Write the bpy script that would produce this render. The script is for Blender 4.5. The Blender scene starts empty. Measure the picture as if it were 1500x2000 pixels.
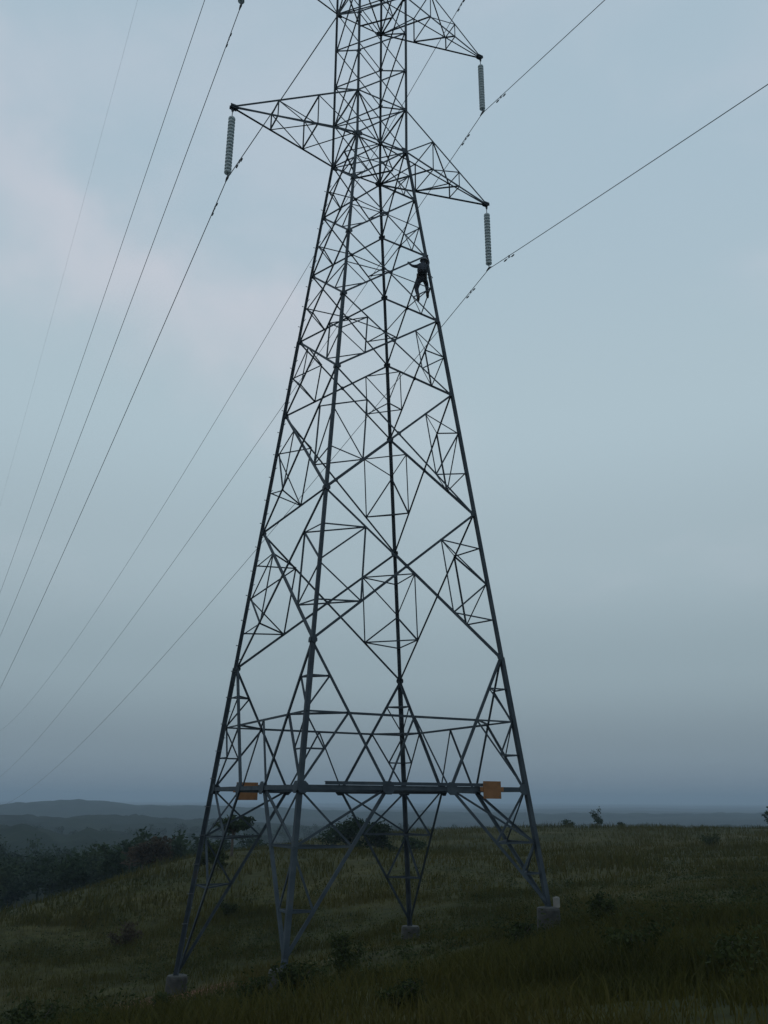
import bpy, bmesh, math, random
import numpy as np
from mathutils import Vector, Matrix, noise
rnd = random.Random(7)
NR = np.random.default_rng(11)
SC = bpy.context.scene
COL = SC.collection

# ------------------------------------------------------------------ camera
CAM = Vector((-12.0283, -23.9119, -0.2903))
YAW, PITCH, ROLL, FPX = 0.490309, 0.328795, 0.0048083, 1647.197
fw = Vector((math.sin(YAW) * math.cos(PITCH), math.cos(YAW) * math.cos(PITCH), math.sin(PITCH)))
rg = Vector((math.cos(YAW), -math.sin(YAW), 0))
up = rg.cross(fw)
rg, up = (math.cos(ROLL) * rg + math.sin(ROLL) * up), (-math.sin(ROLL) * rg + math.cos(ROLL) * up)
cd = bpy.data.cameras.new('camera')
cam = bpy.data.objects.new('camera', cd)
COL.objects.link(cam)
cd.sensor_fit = 'VERTICAL'
cd.sensor_height = 36.0
cd.lens = FPX / 2000.0 * 36.0
cd.clip_start = 0.1
cd.clip_end = 20000
cam.matrix_world = Matrix(((rg.x, up.x, -fw.x, CAM.x), (rg.y, up.y, -fw.y, CAM.y), (rg.z, up.z, -fw.z, CAM.z), (0, 0, 0, 1)))
SC.camera = cam

# ------------------------------------------------------------------ world: hazy dusk sky
SUN_EL, SUN_AZ = math.radians(4.0), math.radians(-118.0)     # azimuth clockwise from +Y
W = bpy.data.worlds.new('World')
SC.world = W
W.use_nodes = True
nt = W.node_tree
nt.nodes.clear()


def nd(tree, kind, **kw):
    n = tree.nodes.new(kind)
    for k, v in kw.items():
        setattr(n, k, v)
    return n


def ramp(tree, stops, interp='LINEAR'):
    n = tree.nodes.new('ShaderNodeValToRGB')
    e = n.color_ramp.elements
    n.color_ramp.interpolation = interp
    while len(e) < len(stops):
        e.new(0.5)
    for i, (p, c) in enumerate(stops):
        e[i].position = p
        e[i].color = (*c, 1) if len(c) == 3 else c
    return n


def mixc(tree, fac, a, b, mode='MIX'):
    n = tree.nodes.new('ShaderNodeMix')
    n.data_type = 'RGBA'
    n.blend_type = mode
    for sock, v in ((n.inputs[0], fac), (n.inputs[6], a), (n.inputs[7], b)):
        if hasattr(v, 'is_output'):
            tree.links.new(v, sock)
        elif isinstance(v, (int, float)):
            sock.default_value = v
        else:
            sock.default_value = (*v, 1) if len(v) == 3 else v
    return n.outputs[2]


def math_n(tree, op, a, b=None, c=None, clamp=False):
    n = tree.nodes.new('ShaderNodeMath')
    n.operation = op
    n.use_clamp = clamp
    for i, v in enumerate((a, b, c)):
        if v is None:
            continue
        if hasattr(v, 'is_output'):
            tree.links.new(v, n.inputs[i])
        else:
            n.inputs[i].default_value = v
    return n.outputs[0]


sky = nd(nt, 'ShaderNodeTexSky', sky_type='NISHITA')
sky.sun_disc = False
sky.sun_elevation = SUN_EL
sky.sun_rotation = SUN_AZ
sky.air_density = 1.4
sky.dust_density = 3.0
tc = nd(nt, 'ShaderNodeTexCoord')
sep = nd(nt, 'ShaderNodeSeparateXYZ')
nt.links.new(tc.outputs['Generated'], sep.inputs[0])
# the dusk haze: dull slate at the horizon, paler blue-grey above
el = ramp(nt, [(0.0, (.212, .272, .328)), (0.05, (.246, .324, .380)), (0.14, (.326, .426, .486)),
               (0.27, (.415, .525, .590)), (0.42, (.470, .598, .672)), (0.66, (.445, .580, .680)), (1.0, (.410, .540, .655))], 'EASE')
nt.links.new(sep.outputs[2], el.inputs[0])
skd = mixc(nt, 1.0, sky.outputs[0], (.06, .06, .06), 'MULTIPLY')
col = mixc(nt, 0.12, el.outputs[0], skd)
# thin high cloud, faintly pink
mp = nd(nt, 'ShaderNodeMapping')
mp.inputs['Rotation'].default_value = (0.25, 0.55, 0.4)
mp.inputs['Scale'].default_value = (1.6, 1.2, 3.4)
mp.inputs['Location'].default_value = (0.35, 0.1, 0.62)
nt.links.new(tc.outputs['Generated'], mp.inputs[0])
n1 = nd(nt, 'ShaderNodeTexNoise')
n1.inputs['Scale'].default_value = 1.35
n1.inputs['Detail'].default_value = 8
n1.inputs['Roughness'].default_value = 0.5
n1.inputs['Distortion'].default_value = 0.25
nt.links.new(mp.outputs[0], n1.inputs['Vector'])
cl = ramp(nt, [(0.46, (0, 0, 0)), (0.66, (1, 1, 1))], 'EASE')
nt.links.new(n1.outputs[0], cl.inputs[0])
lift = ramp(nt, [(0.12, (0, 0, 0)), (0.34, (1, 1, 1)), (0.75, (.6, .6, .6))], 'EASE')
nt.links.new(sep.outputs[2], lift.inputs[0])
cf = math_n(nt, 'MULTIPLY', cl.outputs[0], lift.outputs[0])
cf = math_n(nt, 'MULTIPLY', cf, 0.5)
col = mixc(nt, cf, col, (.600, .620, .700))
# one long pink-lit streak of cloud across the west
vb = nd(nt, 'ShaderNodeVectorMath', operation='DOT_PRODUCT')
nt.links.new(tc.outputs['Generated'], vb.inputs[0])
vb.inputs[1].default_value = (-.3297, .5615, -.7590)
n2 = nd(nt, 'ShaderNodeTexNoise')
n2.inputs['Scale'].default_value = 4.2
n2.inputs['Detail'].default_value = 7
n2.inputs['Roughness'].default_value = .5
nt.links.new(tc.outputs['Generated'], n2.inputs['Vector'])
bd = math_n(nt, 'ADD', vb.outputs['Value'], math_n(nt, 'MULTIPLY_ADD', n2.outputs[0], .42, -.21))
bd = math_n(nt, 'MULTIPLY', bd, 15.0)
bd = math_n(nt, 'EXPONENT', math_n(nt, 'MULTIPLY', math_n(nt, 'MULTIPLY', bd, bd), -1.0))
n3 = nd(nt, 'ShaderNodeTexNoise')
n3.inputs['Scale'].default_value = 3.1
n3.inputs['Detail'].default_value = 3
mp3 = nd(nt, 'ShaderNodeMapping')
mp3.inputs['Location'].default_value = (2.3, 1.7, .4)
nt.links.new(tc.outputs['Generated'], mp3.inputs[0])
nt.links.new(mp3.outputs[0], n3.inputs['Vector'])
br3 = ramp(nt, [(.34, (.15, .15, .15)), (.6, (1, 1, 1))], 'EASE')
nt.links.new(n3.outputs[0], br3.inputs[0])
vc = nd(nt, 'ShaderNodeVectorMath', operation='DISTANCE')
nt.links.new(tc.outputs['Generated'], vc.inputs[0])
vc.inputs[1].default_value = (.14, .80, .58)
ex = ramp(nt, [(.06, (1, 1, 1)), (.52, (0, 0, 0))], 'EASE')
nt.links.new(vc.outputs['Value'], ex.inputs[0])
pk = math_n(nt, 'MULTIPLY', math_n(nt, 'MULTIPLY', bd, ex.outputs[0]), math_n(nt, 'MULTIPLY', math_n(nt, 'MULTIPLY_ADD', br3.outputs[0], .5, .5), .42))
col = mixc(nt, pk, col, (.740, .680, .740))
bg = nd(nt, 'ShaderNodeBackground')
bg.inputs[1].default_value = 1.0
nt.links.new(col, bg.inputs[0])
wo = nd(nt, 'ShaderNodeOutputWorld')
nt.links.new(bg.outputs[0], wo.inputs[0])

# ------------------------------------------------------------------ sun (veiled, low) and exposure
sl = bpy.data.lights.new('sun', 'SUN')
sl.energy = 0.15
sl.angle = math.radians(25)
sl.color = (1.0, .86, .78)
so = bpy.data.objects.new('sun', sl)
COL.objects.link(so)
sdir = Vector((math.sin(SUN_AZ) * math.cos(SUN_EL), math.cos(SUN_AZ) * math.cos(SUN_EL), math.sin(SUN_EL)))
so.rotation_euler = sdir.to_track_quat('Z', 'Y').to_euler()
so.location = (0, 0, 60)
SC.view_settings.view_transform = 'Standard'
SC.view_settings.look = 'None'
SC.view_settings.exposure = 0.0
SC.view_settings.gamma = 1.0
SC.cycles.use_denoising = True
SC.cycles.volume_bounces = 0
SC.cycles.max_bounces = 4
SC.cycles.transparent_max_bounces = 8

# ------------------------------------------------------------------ materials


def material(name, rough=0.7, metal=0.0):
    m = bpy.data.materials.new(name)
    m.use_nodes = True
    b = m.node_tree.nodes['Principled BSDF']
    b.inputs['Roughness'].default_value = rough
    b.inputs['Metallic'].default_value = metal
    return m, m.node_tree, b


def noise_mat(name, stops, scale, rough=0.7, metal=0.0, detail=6, coord='Object', bump=0.0, bscale=None):
    m, t, b = material(name, rough, metal)
    c = nd(t, 'ShaderNodeTexCoord')
    n = nd(t, 'ShaderNodeTexNoise')
    n.inputs['Scale'].default_value = scale
    n.inputs['Detail'].default_value = detail
    src = c.outputs[coord]
    if coord == 'World':
        src = nd(t, 'ShaderNodeNewGeometry').outputs['Position']
    t.links.new(src, n.inputs['Vector'])
    r = ramp(t, stops)
    t.links.new(n.outputs[0], r.inputs[0])
    t.links.new(r.outputs[0], b.inputs['Base Color'])
    if bump:
        n2 = nd(t, 'ShaderNodeTexNoise')
        n2.inputs['Scale'].default_value = bscale or scale * 4
        n2.inputs['Detail'].default_value = 4
        t.links.new(src, n2.inputs['Vector'])
        bp = nd(t, 'ShaderNodeBump')
        bp.inputs['Strength'].default_value = bump
        bp.inputs['Distance'].default_value = 0.03
        t.links.new(n2.outputs[0], bp.inputs['Height'])
        t.links.new(bp.outputs[0], b.inputs['Normal'])
    return m


def world_mat(name, stops, scale, **kw):
    m = bpy.data.materials.new(name)
    bpy.data.materials.remove(m)
    m, t, b = material(name, kw.get('rough', .75), kw.get('metal', 0))
    b.inputs['Specular IOR Level'].default_value = kw.get('spec', .3)
    g = nd(t, 'ShaderNodeNewGeometry')
    n = nd(t, 'ShaderNodeTexNoise')
    n.inputs['Scale'].default_value = scale
    n.inputs['Detail'].default_value = kw.get('detail', 6)
    t.links.new(g.outputs['Position'], n.inputs['Vector'])
    r = ramp(t, stops)
    t.links.new(n.outputs[0], r.inputs[0])
    t.links.new(r.outputs[0], b.inputs['Base Color'])
    return m


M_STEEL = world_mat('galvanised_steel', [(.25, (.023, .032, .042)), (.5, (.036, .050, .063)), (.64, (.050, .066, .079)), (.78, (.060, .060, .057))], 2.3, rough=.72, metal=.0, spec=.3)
M_BOLT = world_mat('bolt_steel', [(.3, (.09, .10, .11)), (.7, (.14, .15, .16))], 6, rough=.6, metal=.3)
M_WIRE = world_mat('aluminium_conductor', [(.3, (.10, .115, .13)), (.7, (.15, .165, .18))], 1.5, rough=.55, metal=.3)
M_CONC = noise_mat('concrete', [(.3, (.018, .020, .018)), (.55, (.045, .045, .042)), (.75, (.095, .093, .088))], 3.2, .9, bump=.5)
M_PALE = noise_mat('pale_block', [(.3, (.19, .19, .175)), (.7, (.27, .26, .245))], 6, .8)
M_ORANGE = noise_mat('orange_sign_paint', [(.25, (.14, .058, .020)), (.5, (.215, .094, .032)), (.8, (.26, .120, .044))], 4.5, .6)
M_BARK = noise_mat('bark', [(.3, (.045, .035, .028)), (.7, (.09, .075, .06))], 5, .9)
M_CLOTH = noise_mat('dark_workwear', [(.3, (.018, .024, .036)), (.7, (.032, .040, .055))], 9, .85)
M_SKIN = noise_mat('skin', [(.3, (.14, .075, .05)), (.7, (.19, .105, .07))], 12, .6)
M_HELMET = noise_mat('helmet_plastic', [(.3, (.05, .06, .075)), (.7, (.075, .085, .10))], 8, .4)
M_BELT = noise_mat('harness_webbing', [(.3, (.035, .03, .025)), (.7, (.06, .05, .04))], 20, .8)
M_BOOT = noise_mat('boot_leather', [(.3, (.03, .022, .018)), (.7, (.05, .04, .03))], 10, .6)

# toughened glass insulator discs
M_GLASS, t, b = material('insulator_glass', .18)
gn = nd(t, 'ShaderNodeTexNoise')
gn.inputs['Scale'].default_value = 9
gr = ramp(t, [(.3, (.58, .65, .67)), (.7, (.68, .74, .75))])
t.links.new(gn.outputs[0], gr.inputs[0])
t.links.new(gr.outputs[0], b.inputs['Base Color'])
tl = nd(t, 'ShaderNodeBsdfTranslucent')
t.links.new(gr.outputs[0], tl.inputs[0])
mx = nd(t, 'ShaderNodeMixShader')
mx.inputs[0].default_value = .55
t.links.new(b.outputs[0], mx.inputs[1])
t.links.new(tl.outputs[0], mx.inputs[2])
t.links.new(mx.outputs[0], t.nodes['Material Output'].inputs[0])


def leaf_mat(name, stops, scale=.9, attr=True, trans=.25):
    """leaf colour varies by place (noise) and by leaf (random per face, stored on the mesh)"""
    m, t, b = material(name, .8)
    b.inputs['Specular IOR Level'].default_value = .12
    g = nd(t, 'ShaderNodeNewGeometry')
    n = nd(t, 'ShaderNodeTexNoise')
    n.inputs['Scale'].default_value = scale
    n.inputs['Detail'].default_value = 5
    t.links.new(g.outputs['Position'], n.inputs['Vector'])
    a = nd(t, 'ShaderNodeAttribute', attribute_name='tint')
    v = math_n(t, 'MULTIPLY_ADD', a.outputs['Fac'], .34, math_n(t, 'MULTIPLY_ADD', n.outputs[0], 1.1, -.22))
    r = ramp(t, stops)
    t.links.new(v, r.inputs[0])
    t.links.new(r.outputs[0], b.inputs['Base Color'])
    if trans:
        tr = nd(t, 'ShaderNodeBsdfTranslucent')
        t.links.new(r.outputs[0], tr.inputs[0])
        mx = nd(t, 'ShaderNodeMixShader')
        mx.inputs[0].default_value = trans
        t.links.new(b.outputs[0], mx.inputs[1])
        t.links.new(tr.outputs[0], mx.inputs[2])
        t.links.new(mx.outputs[0], t.nodes['Material Output'].inputs[0])
    return m


M_GRASS = leaf_mat('grass_blades', [(.15, (.031, .034, .008)), (.38, (.051, .051, .012)), (.58, (.067, .062, .015)), (.8, (.079, .067, .019))], .16)
M_LEAF = leaf_mat('shrub_leaves', [(.2, (.018, .027, .010)), (.5, (.034, .046, .015)), (.8, (.052, .064, .021))], .8)
M_LEAFR = leaf_mat('russet_leaves', [(.2, (.035, .028, .020)), (.5, (.058, .045, .032)), (.8, (.085, .062, .042))], .5)
M_TREE = leaf_mat('tree_leaves', [(.2, (.012, .022, .012)), (.5, (.024, .040, .018)), (.8, (.045, .062, .026))], .12)

# ------------------------------------------------------------------ helpers
ORG = {}


def tag(o, label=None, cat=None, group=None, kind=None):
    for k, v in (('label', label), ('category', cat), ('group', group), ('kind', kind)):
        if v:
            o[k] = v
    return o


def put(name, data, loc, parent=None, mat=None):
    o = bpy.data.objects.new(name, data)
    COL.objects.link(o)
    loc = Vector(loc)
    ORG[o.name] = loc
    if parent is not None:
        o.parent = parent
        o.location = loc - ORG[parent.name]
    else:
        o.location = loc
    if mat is not None and data is not None and not data.materials:
        data.materials.append(mat)
    return o


def empty(name, loc):
    o = put(name, None, loc)
    o.empty_display_size = .5
    return o


def mesh_np(name, verts, faces, mat, tint=None, smooth=False):
    """faces: (n,3) or (n,4) int array"""
    me = bpy.data.meshes.new(name)
    verts = np.asarray(verts, np.float32)
    faces = np.asarray(faces, np.int32)
    k = faces.shape[1]
    me.vertices.add(len(verts))
    me.vertices.foreach_set('co', verts.ravel())
    me.loops.add(faces.size)
    me.loops.foreach_set('vertex_index', faces.ravel())
    me.polygons.add(len(faces))
    me.polygons.foreach_set('loop_start', np.arange(0, faces.size, k, dtype=np.int32))
    me.polygons.foreach_set('loop_total', np.full(len(faces), k, np.int32))
    if smooth:
        me.polygons.foreach_set('use_smooth', np.ones(len(faces), bool))
    me.update(calc_edges=True)
    if tint is not None:
        a = me.attributes.new('tint', 'FLOAT', 'FACE')
        a.data.foreach_set('value', np.asarray(tint, np.float32))
    me.materials.append(mat)
    return me


def bm_mesh(name, bm, mat, smooth=False):
    me = bpy.data.meshes.new(name)
    bmesh.ops.recalc_face_normals(bm, faces=bm.faces)
    bm.to_mesh(me)
    bm.free()
    me.materials.append(mat)
    if smooth:
        for p in me.polygons:
            p.use_smooth = True
    return me


def add_box(bm, c, size, rot=None):
    m = Matrix.Translation(Vector(c))
    if rot is not None:
        m = m @ rot.to_4x4()
    m = m @ Matrix.Diagonal((*size, 1))
    return bmesh.ops.create_cube(bm, size=1.0, matrix=m)['verts']


def add_tube(bm, pts, radii, n=8, cap=True):
    pts = [Vector(p) for p in pts]
    if not hasattr(radii, '__len__'):
        radii = [radii] * len(pts)
    rings = []
    ref = None
    for i, p in enumerate(pts):
        d = (pts[min(i + 1, len(pts) - 1)] - pts[max(i - 1, 0)]).normalized()
        if ref is None:
            ref = d.orthogonal().normalized()
        ref = (ref - d * ref.dot(d)).normalized()
        q = d.cross(ref)
        rings.append([bm.verts.new(p + (ref * math.cos(6.28318 * j / n) + q * math.sin(6.28318 * j / n)) * radii[i]) for j in range(n)])
    for a, b_ in zip(rings, rings[1:]):
        for j in range(n):
            bm.faces.new((a[j], a[(j + 1) % n], b_[(j + 1) % n], b_[j]))
    if cap:
        bm.faces.new(rings[0][::-1])
        bm.faces.new(rings[-1])


def add_lathe(bm, prof, n=20, c=(0, 0, 0)):
    c = Vector(c)
    rings = [[bm.verts.new(c + Vector((r * math.cos(6.28318 * j / n), r * math.sin(6.28318 * j / n), z))) for j in range(n)] for r, z in prof]
    for a, b_ in zip(rings, rings[1:]):
        for j in range(n):
            bm.faces.new((a[j], a[(j + 1) % n], b_[(j + 1) % n], b_[j]))
    bm.faces.new(rings[0][::-1])
    bm.faces.new(rings[-1])


# ------------------------------------------------------------------ terrain
H2 = Vector((math.sin(YAW), math.cos(YAW)))
R2 = Vector((math.cos(YAW), -math.sin(YAW)))
SPOT = np.array([  # spot heights: metres up the slope from the track, metres across it, height
    (0, 0, -1.85), (-40, 0, -1.3), (-40, -60, -4), (-40, 60, .5), (0, -20, -4.6), (0, 20, -.6), (10, 0, -2.75), (12, -10, -4.4), (12, 12, -1.9),
    (21.5, -2.25, -4.42), (25.2, 4.5, -3.62), (32.1, 1.0, -4.82), (28.4, -6.1, -5.85), (27, -1, -4.65),
    (25, 13, -2.8), (40, 22, -3.0), (28, -15, -6.7), (45, 0, -4.95), (45, -12, -6.1), (55, 10, -4.3), (70, 25, -3.9), (60, 45, -3.2),
    (42, -24.5, -7.3), (55, -22.7, -6.75), (60, -21.5, -6.4), (65, -19.8, -5.95), (75, -18.8, -5.75), (85, -15.7, -5.2), (85, 0, -5.1),
    (110, -9.1, -5.25), (125, 7.3, -4.5), (130, 26.1, -4.3), (130, 55.7, -4.15), (130, 78, -4.05), (95, 30, -4.0), (95, 60, -3.6),
    (60, -34, -12.0), (45, -45, -15), (80, -32, -12.5), (100, -28, -9.5), (20, -45, -13), (120, -35, -12.5), (140, -14, -10), (160, 10, -9), (165, 40, -8.5), (165, 90, -8),
    (100, -80, -17), (40, -90, -20), (180, -60, -16.5), (200, 0, -18), (220, 60, -17), (220, 120, -16), (130, 150, -5), (0, 130, -1), (260, -100, -21), (280, 0, -27), (300, 120, -26),
    (0, -130, -23), (120, -160, -22), (300, -220, -27), (340, 60, -32), (340, 220, -31), (-100, 0, -2), (-100, 120, -1), (-100, -140, -16)], float)


def _tps(r):
    return np.where(r > 1e-9, r * r * np.log(np.maximum(r, 1e-9)), 0.0)


_P = SPOT[:, :2] / 100.0
_n = len(_P)
_K = _tps(np.linalg.norm(_P[:, None] - _P[None], axis=2)) + np.eye(_n) * 2e-4
_A = np.zeros((_n + 3, _n + 3))
_A[:_n, :_n] = _K
_A[:_n, _n] = 1
_A[:_n, _n + 1:] = _P
_A[_n:, :_n] = _A[:_n, _n:].T
_Wt = np.linalg.solve(_A, np.concatenate([SPOT[:, 2], np.zeros(3)]))


def vnoise(x, y, f, seed=0):
    """cheap smooth value noise on arrays"""
    x = np.asarray(x, float) * f + seed * 17.3
    y = np.asarray(y, float) * f - seed * 9.7
    xi, yi = np.floor(x).astype(np.int64), np.floor(y).astype(np.int64)
    xf, yf = x - xi, y - yi

    def hsh(a, b_):
        n = (a * 374761393 + b_ * 668265263 + seed * 974711) & 0x7fffffff
        n = ((n ^ (n >> 13)) * 1274126177) & 0x7fffffff
        return ((n ^ (n >> 16)) & 0xffff) / 65535.0
    u_, v_ = xf * xf * (3 - 2 * xf), yf * yf * (3 - 2 * yf)
    return (hsh(xi, yi) * (1 - u_) + hsh(xi + 1, yi) * u_) * (1 - v_) + (hsh(xi, yi + 1) * (1 - u_) + hsh(xi + 1, yi + 1) * u_) * v_ - .5


def ground_st(s, t_):
    s = np.asarray(s, float)
    t_ = np.asarray(t_, float)
    sh = s.shape
    q = np.stack([s.ravel(), t_.ravel()], 1) / 100.0
    z = np.empty(len(q))
    for i in range(0, len(q), 20000):
        qq = q[i:i + 20000]
        z[i:i + 20000] = _tps(np.linalg.norm(qq[:, None] - _P[None], axis=2)) @ _Wt[:_n] + _Wt[_n] + qq @ _Wt[_n + 1:]
    z = z.reshape(sh)
    d = np.hypot(s - 60, t_)
    k = np.clip((d - 170) / 170, 0, 1)
    k = k * k * (3 - 2 * k)
    far = -31.0 + 9 * vnoise(s, t_, 1 / 260., 3) + 5 * vnoise(s, t_, 1 / 90., 4)
    z = np.maximum(z, -40) * (1 - k) + far * k
    z = z + .22 * vnoise(s, t_, 1 / 5., 1) + .10 * vnoise(s, t_, 1 / 1.7, 2) + .35 * vnoise(s, t_, 1 / 14., 5) * np.clip((np.hypot(s - 27, t_) - 9) / 10, 0, 1)
    return z


def st_xy(s, t_):
    return CAM.x + s * H2.x + t_ * R2.x, CAM.y + s * H2.y + t_ * R2.y


def xy_st(x, y):
    dx, dy = x - CAM.x, y - CAM.y
    return dx * H2.x + dy * H2.y, dx * R2.x + dy * R2.y


def gz(x, y):
    s, t_ = xy_st(np.asarray(x, float), np.asarray(y, float))
    return ground_st(s, t_)


def axis(lo, hi, fine_lo, fine_hi, step, grow):
    a = list(np.arange(fine_lo, fine_hi, step))
    d = step
    v = fine_hi
    while v < hi:
        a.append(v)
        d *= grow
        v += d
    a.append(hi)
    d = step
    v = fine_lo
    out = []
    while v > lo:
        d *= grow
        v -= d
        out.append(max(v, lo))
    return np.array(out[::-1] + a)


def grid_mesh(name, S, T, zf, mat):
    SS, TT = np.meshgrid(S, T, indexing='ij')
    Z = zf(SS, TT)
    X, Y = st_xy(SS, TT)
    v = np.stack([X.ravel(), Y.ravel(), Z.ravel()], 1)
    ns, ntt = len(S), len(T)
    i = np.arange(ns * ntt).reshape(ns, ntt)
    f = np.stack([i[:-1, :-1].ravel(), i[1:, :-1].ravel(), i[1:, 1:].ravel(), i[:-1, 1:].ravel()], 1)
    return mesh_np(name, v, f[:, ::-1], mat, smooth=True)


# soil and turf colours, with a bare reddish patch by the near leg
M_GROUND, t, b = material('pasture_ground', .95)
b.inputs['Specular IOR Level'].default_value = .1
g = nd(t, 'ShaderNodeNewGeometry')
na = nd(t, 'ShaderNodeTexNoise')
na.inputs['Scale'].default_value = .13
na.inputs['Detail'].default_value = 8
na.inputs['Roughness'].default_value = .62
t.links.new(g.outputs['Position'], na.inputs['Vector'])
ra = ramp(t, [(.28, (.024, .028, .009)), (.45, (.040, .042, .013)), (.58, (.056, .052, .017)), (.74, (.072, .062, .025))])
t.links.new(na.outputs[0], ra.inputs[0])
nb = nd(t, 'ShaderNodeTexNoise')
nb.inputs['Scale'].default_value = 1.7
nb.inputs['Detail'].default_value = 6
t.links.new(g.outputs['Position'], nb.inputs['Vector'])
vd = nd(t, 'ShaderNodeVectorMath', operation='DISTANCE')
t.links.new(g.outputs['Position'], vd.inputs[0])
vd.inputs[1].default_value = (-4.6, 2.2, -5.2)
pf = math_n(t, 'MULTIPLY_ADD', nb.outputs[0], 3.2, math_n(t, 'MULTIPLY_ADD', vd.outputs['Value'], -.75, .45), clamp=True)
gc = mixc(t, pf, ra.outputs[0], (.12, .058, .034))
rb = ramp(t, [(.3, (.62, .62, .62)), (.7, (1.25, 1.25, 1.25))])
t.links.new(nb.outputs[0], rb.inputs[0])
gc = mixc(t, 1.0, gc, rb.outputs[0], 'MULTIPLY')
# the low land beyond the pasture is scrub and woodland, darker than the turf
sz_ = nd(t, 'ShaderNodeSeparateXYZ')
t.links.new(g.outputs['Position'], sz_.inputs[0])
wf = math_n(t, 'MULTIPLY_ADD', sz_.outputs[2], -.35, -3.2, clamp=True)
gc = mixc(t, wf, gc, (.012, .018, .011))
t.links.new(gc, b.inputs['Base Color'])
S_AX = axis(-400, 9000, -4, 150, .9, 1.09)
T_AX = axis(-7000, 7000, -50, 80, 1.0, 1.10)
me = grid_mesh('ground', S_AX, T_AX, ground_st, M_GROUND)
tag(put('ground', me, (0, 0, 0)), 'dark olive pasture slope falling away beyond the tower', kind='structure')

# far ridges, wooded: rounded canopy relief over long hill shapes
M_HILL = world_mat('far_woodland', [(.3, (.009, .016, .011)), (.55, (.015, .024, .014)), (.75, (.026, .034, .018))], .02, rough=.95, detail=9, spec=.05)


def ridge(name, label, s0, depth, tops, amp, bump, tstep, seed):
    ts = np.array([p[0] for p in tops], float)
    zs = np.array([p[1] for p in tops], float)
    T = np.arange(ts[0], ts[-1], tstep)
    S = np.linspace(s0 - depth, s0 + depth, 26)

    def zf(s, t_):
        base = np.interp(t_, ts, zs) + amp * vnoise(t_, s * .2, 1 / 160., seed) + amp * .5 * vnoise(t_, s * .2, 1 / 60., seed + 1)
        k = np.clip(1 - ((s - s0) / depth) ** 2, 0, 1)
        c = bump * (vnoise(s, t_, 1 / (tstep * 2.2), seed + 2) + .7 * vnoise(s, t_, 1 / (tstep * 4.5), seed + 3))
        return -45 + (base + 45) * k ** .6 + c * np.minimum(1, k * 4)
    me_ = grid_mesh(name, S, T, zf, M_HILL)
    tag(put(name, me_, (0, 0, 0)), label, kind='structure')


ridge('hills', 'far blue wooded ridge along the horizon', 1700, 300,
      [(-1700, -16), (-800, -15), (-690, -10), (-620, -5), (-550, -7), (-480, -15), (-250, -16), (-60, -23), (200, -25), (460, -25), (800, -24), (1700, -23)], 4, 6, 9, 21)
ridge('hills', 'nearer hazy wooded rise in the left valley', 800, 200,
      [(-850, -15), (-360, -17), (-250, -14), (-175, -18), (-90, -22), (15, -24), (150, -23), (320, -22), (850, -22)], 4, 5, 5, 31)

ridge('hills', 'dark wooded slope low in the left valley', 430, 170,
      [(-620, -13), (-300, -14), (-220, -12), (-150, -16), (-90, -20), (-30, -26), (40, -33), (160, -40)], 5, 6, 3.2, 51)

# ------------------------------------------------------------------ grass (stuff)


def blades(name, label, n, smin, smax, hmin, hmax, wid, lean, spread=.56, seed=1, clump=True, edge=None):
    r_ = np.random.default_rng(seed)
    s = smin + (smax - smin) * r_.random(n)
    t_ = (r_.random(n) * 2 - 1) * (spread * s + 3)
    if edge is not None:
        keep = edge(s, t_)
        s, t_ = s[keep], t_[keep]
    if clump:
        dens = vnoise(s, t_, 1 / 1.1, 40) + .8 * vnoise(s, t_, 1 / 4.0, 41)
        keep = r_.random(len(s)) < np.clip(.55 + 1.1 * dens, .12, 1)
        s, t_ = s[keep], t_[keep]
    n = len(s)
    x, y = st_xy(s, t_)
    dpatch = np.hypot(x + 4.6, y - 2.2)
    bare = (dpatch < 1.8 + 1.6 * vnoise(x, y, .8, 44)) & (r_.random(n) < .85)
    x, y, s, t_ = x[~bare], y[~bare], s[~bare], t_[~bare]
    n = len(s)
    z = ground_st(s, t_) - .03
    hh = hmin + (hmax - hmin) * r_.random(n) ** 1.6
    hh *= np.clip(1 + 1.3 * vnoise(s, t_, 1 / 2.3, 42) + .9 * vnoise(s, t_, 1 / 7., 43), .35, 2.2)
    a = r_.random(n) * 6.2832
    ln = lean * (.3 + r_.random(n)) * hh
    la = r_.random(n) * 6.2832
    w = wid * (.6 + .8 * r_.random(n))
    p0 = np.stack([x, y, z], 1)
    sd = np.stack([np.cos(a), np.sin(a), np.zeros(n)], 1) * w[:, None]
    ld = np.stack([np.cos(la), np.sin(la), np.zeros(n)], 1) * ln[:, None]
    upv = np.stack([np.zeros(n), np.zeros(n), hh], 1)
    v = np.empty((n, 5, 3))
    v[:, 0] = p0 - sd
    v[:, 1] = p0 + sd
    v[:, 2] = p0 + upv * .6 + ld * .35 + sd * .75
    v[:, 3] = p0 + upv * .6 + ld * .35 - sd * .75
    v[:, 4] = p0 + upv * .95 + ld
    k = np.arange(n)[:, None] * 5
    f = np.concatenate([k + np.array([[0, 1, 2]]), k + np.array([[0, 2, 3]]), k + np.array([[3, 2, 4]])], 0)
    ti = r_.random(n)
    me_ = mesh_np(name, v.reshape(-1, 3), f, M_GRASS, np.concatenate([ti, ti, ti]))
    return tag(put(name, me_, (0, 0, 0)), label, 'grass', kind='stuff')


blades('grass', 'rough knee-high pasture grass in front of and around the tower', 420000, 3.5, 48, .12, .40, .0085, .6, seed=3)
blades('grass', 'hazier pasture grass on the slope behind the tower', 130000, 45, 140, .22, .60, .028, .5, spread=.52, seed=4,
       edge=lambda s, t_: t_ > np.interp(s, [45, 55, 65, 75, 85, 110, 140], [-30, -25, -22, -21, -18, -12, 0]))

# ------------------------------------------------------------------ leafy plants


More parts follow.
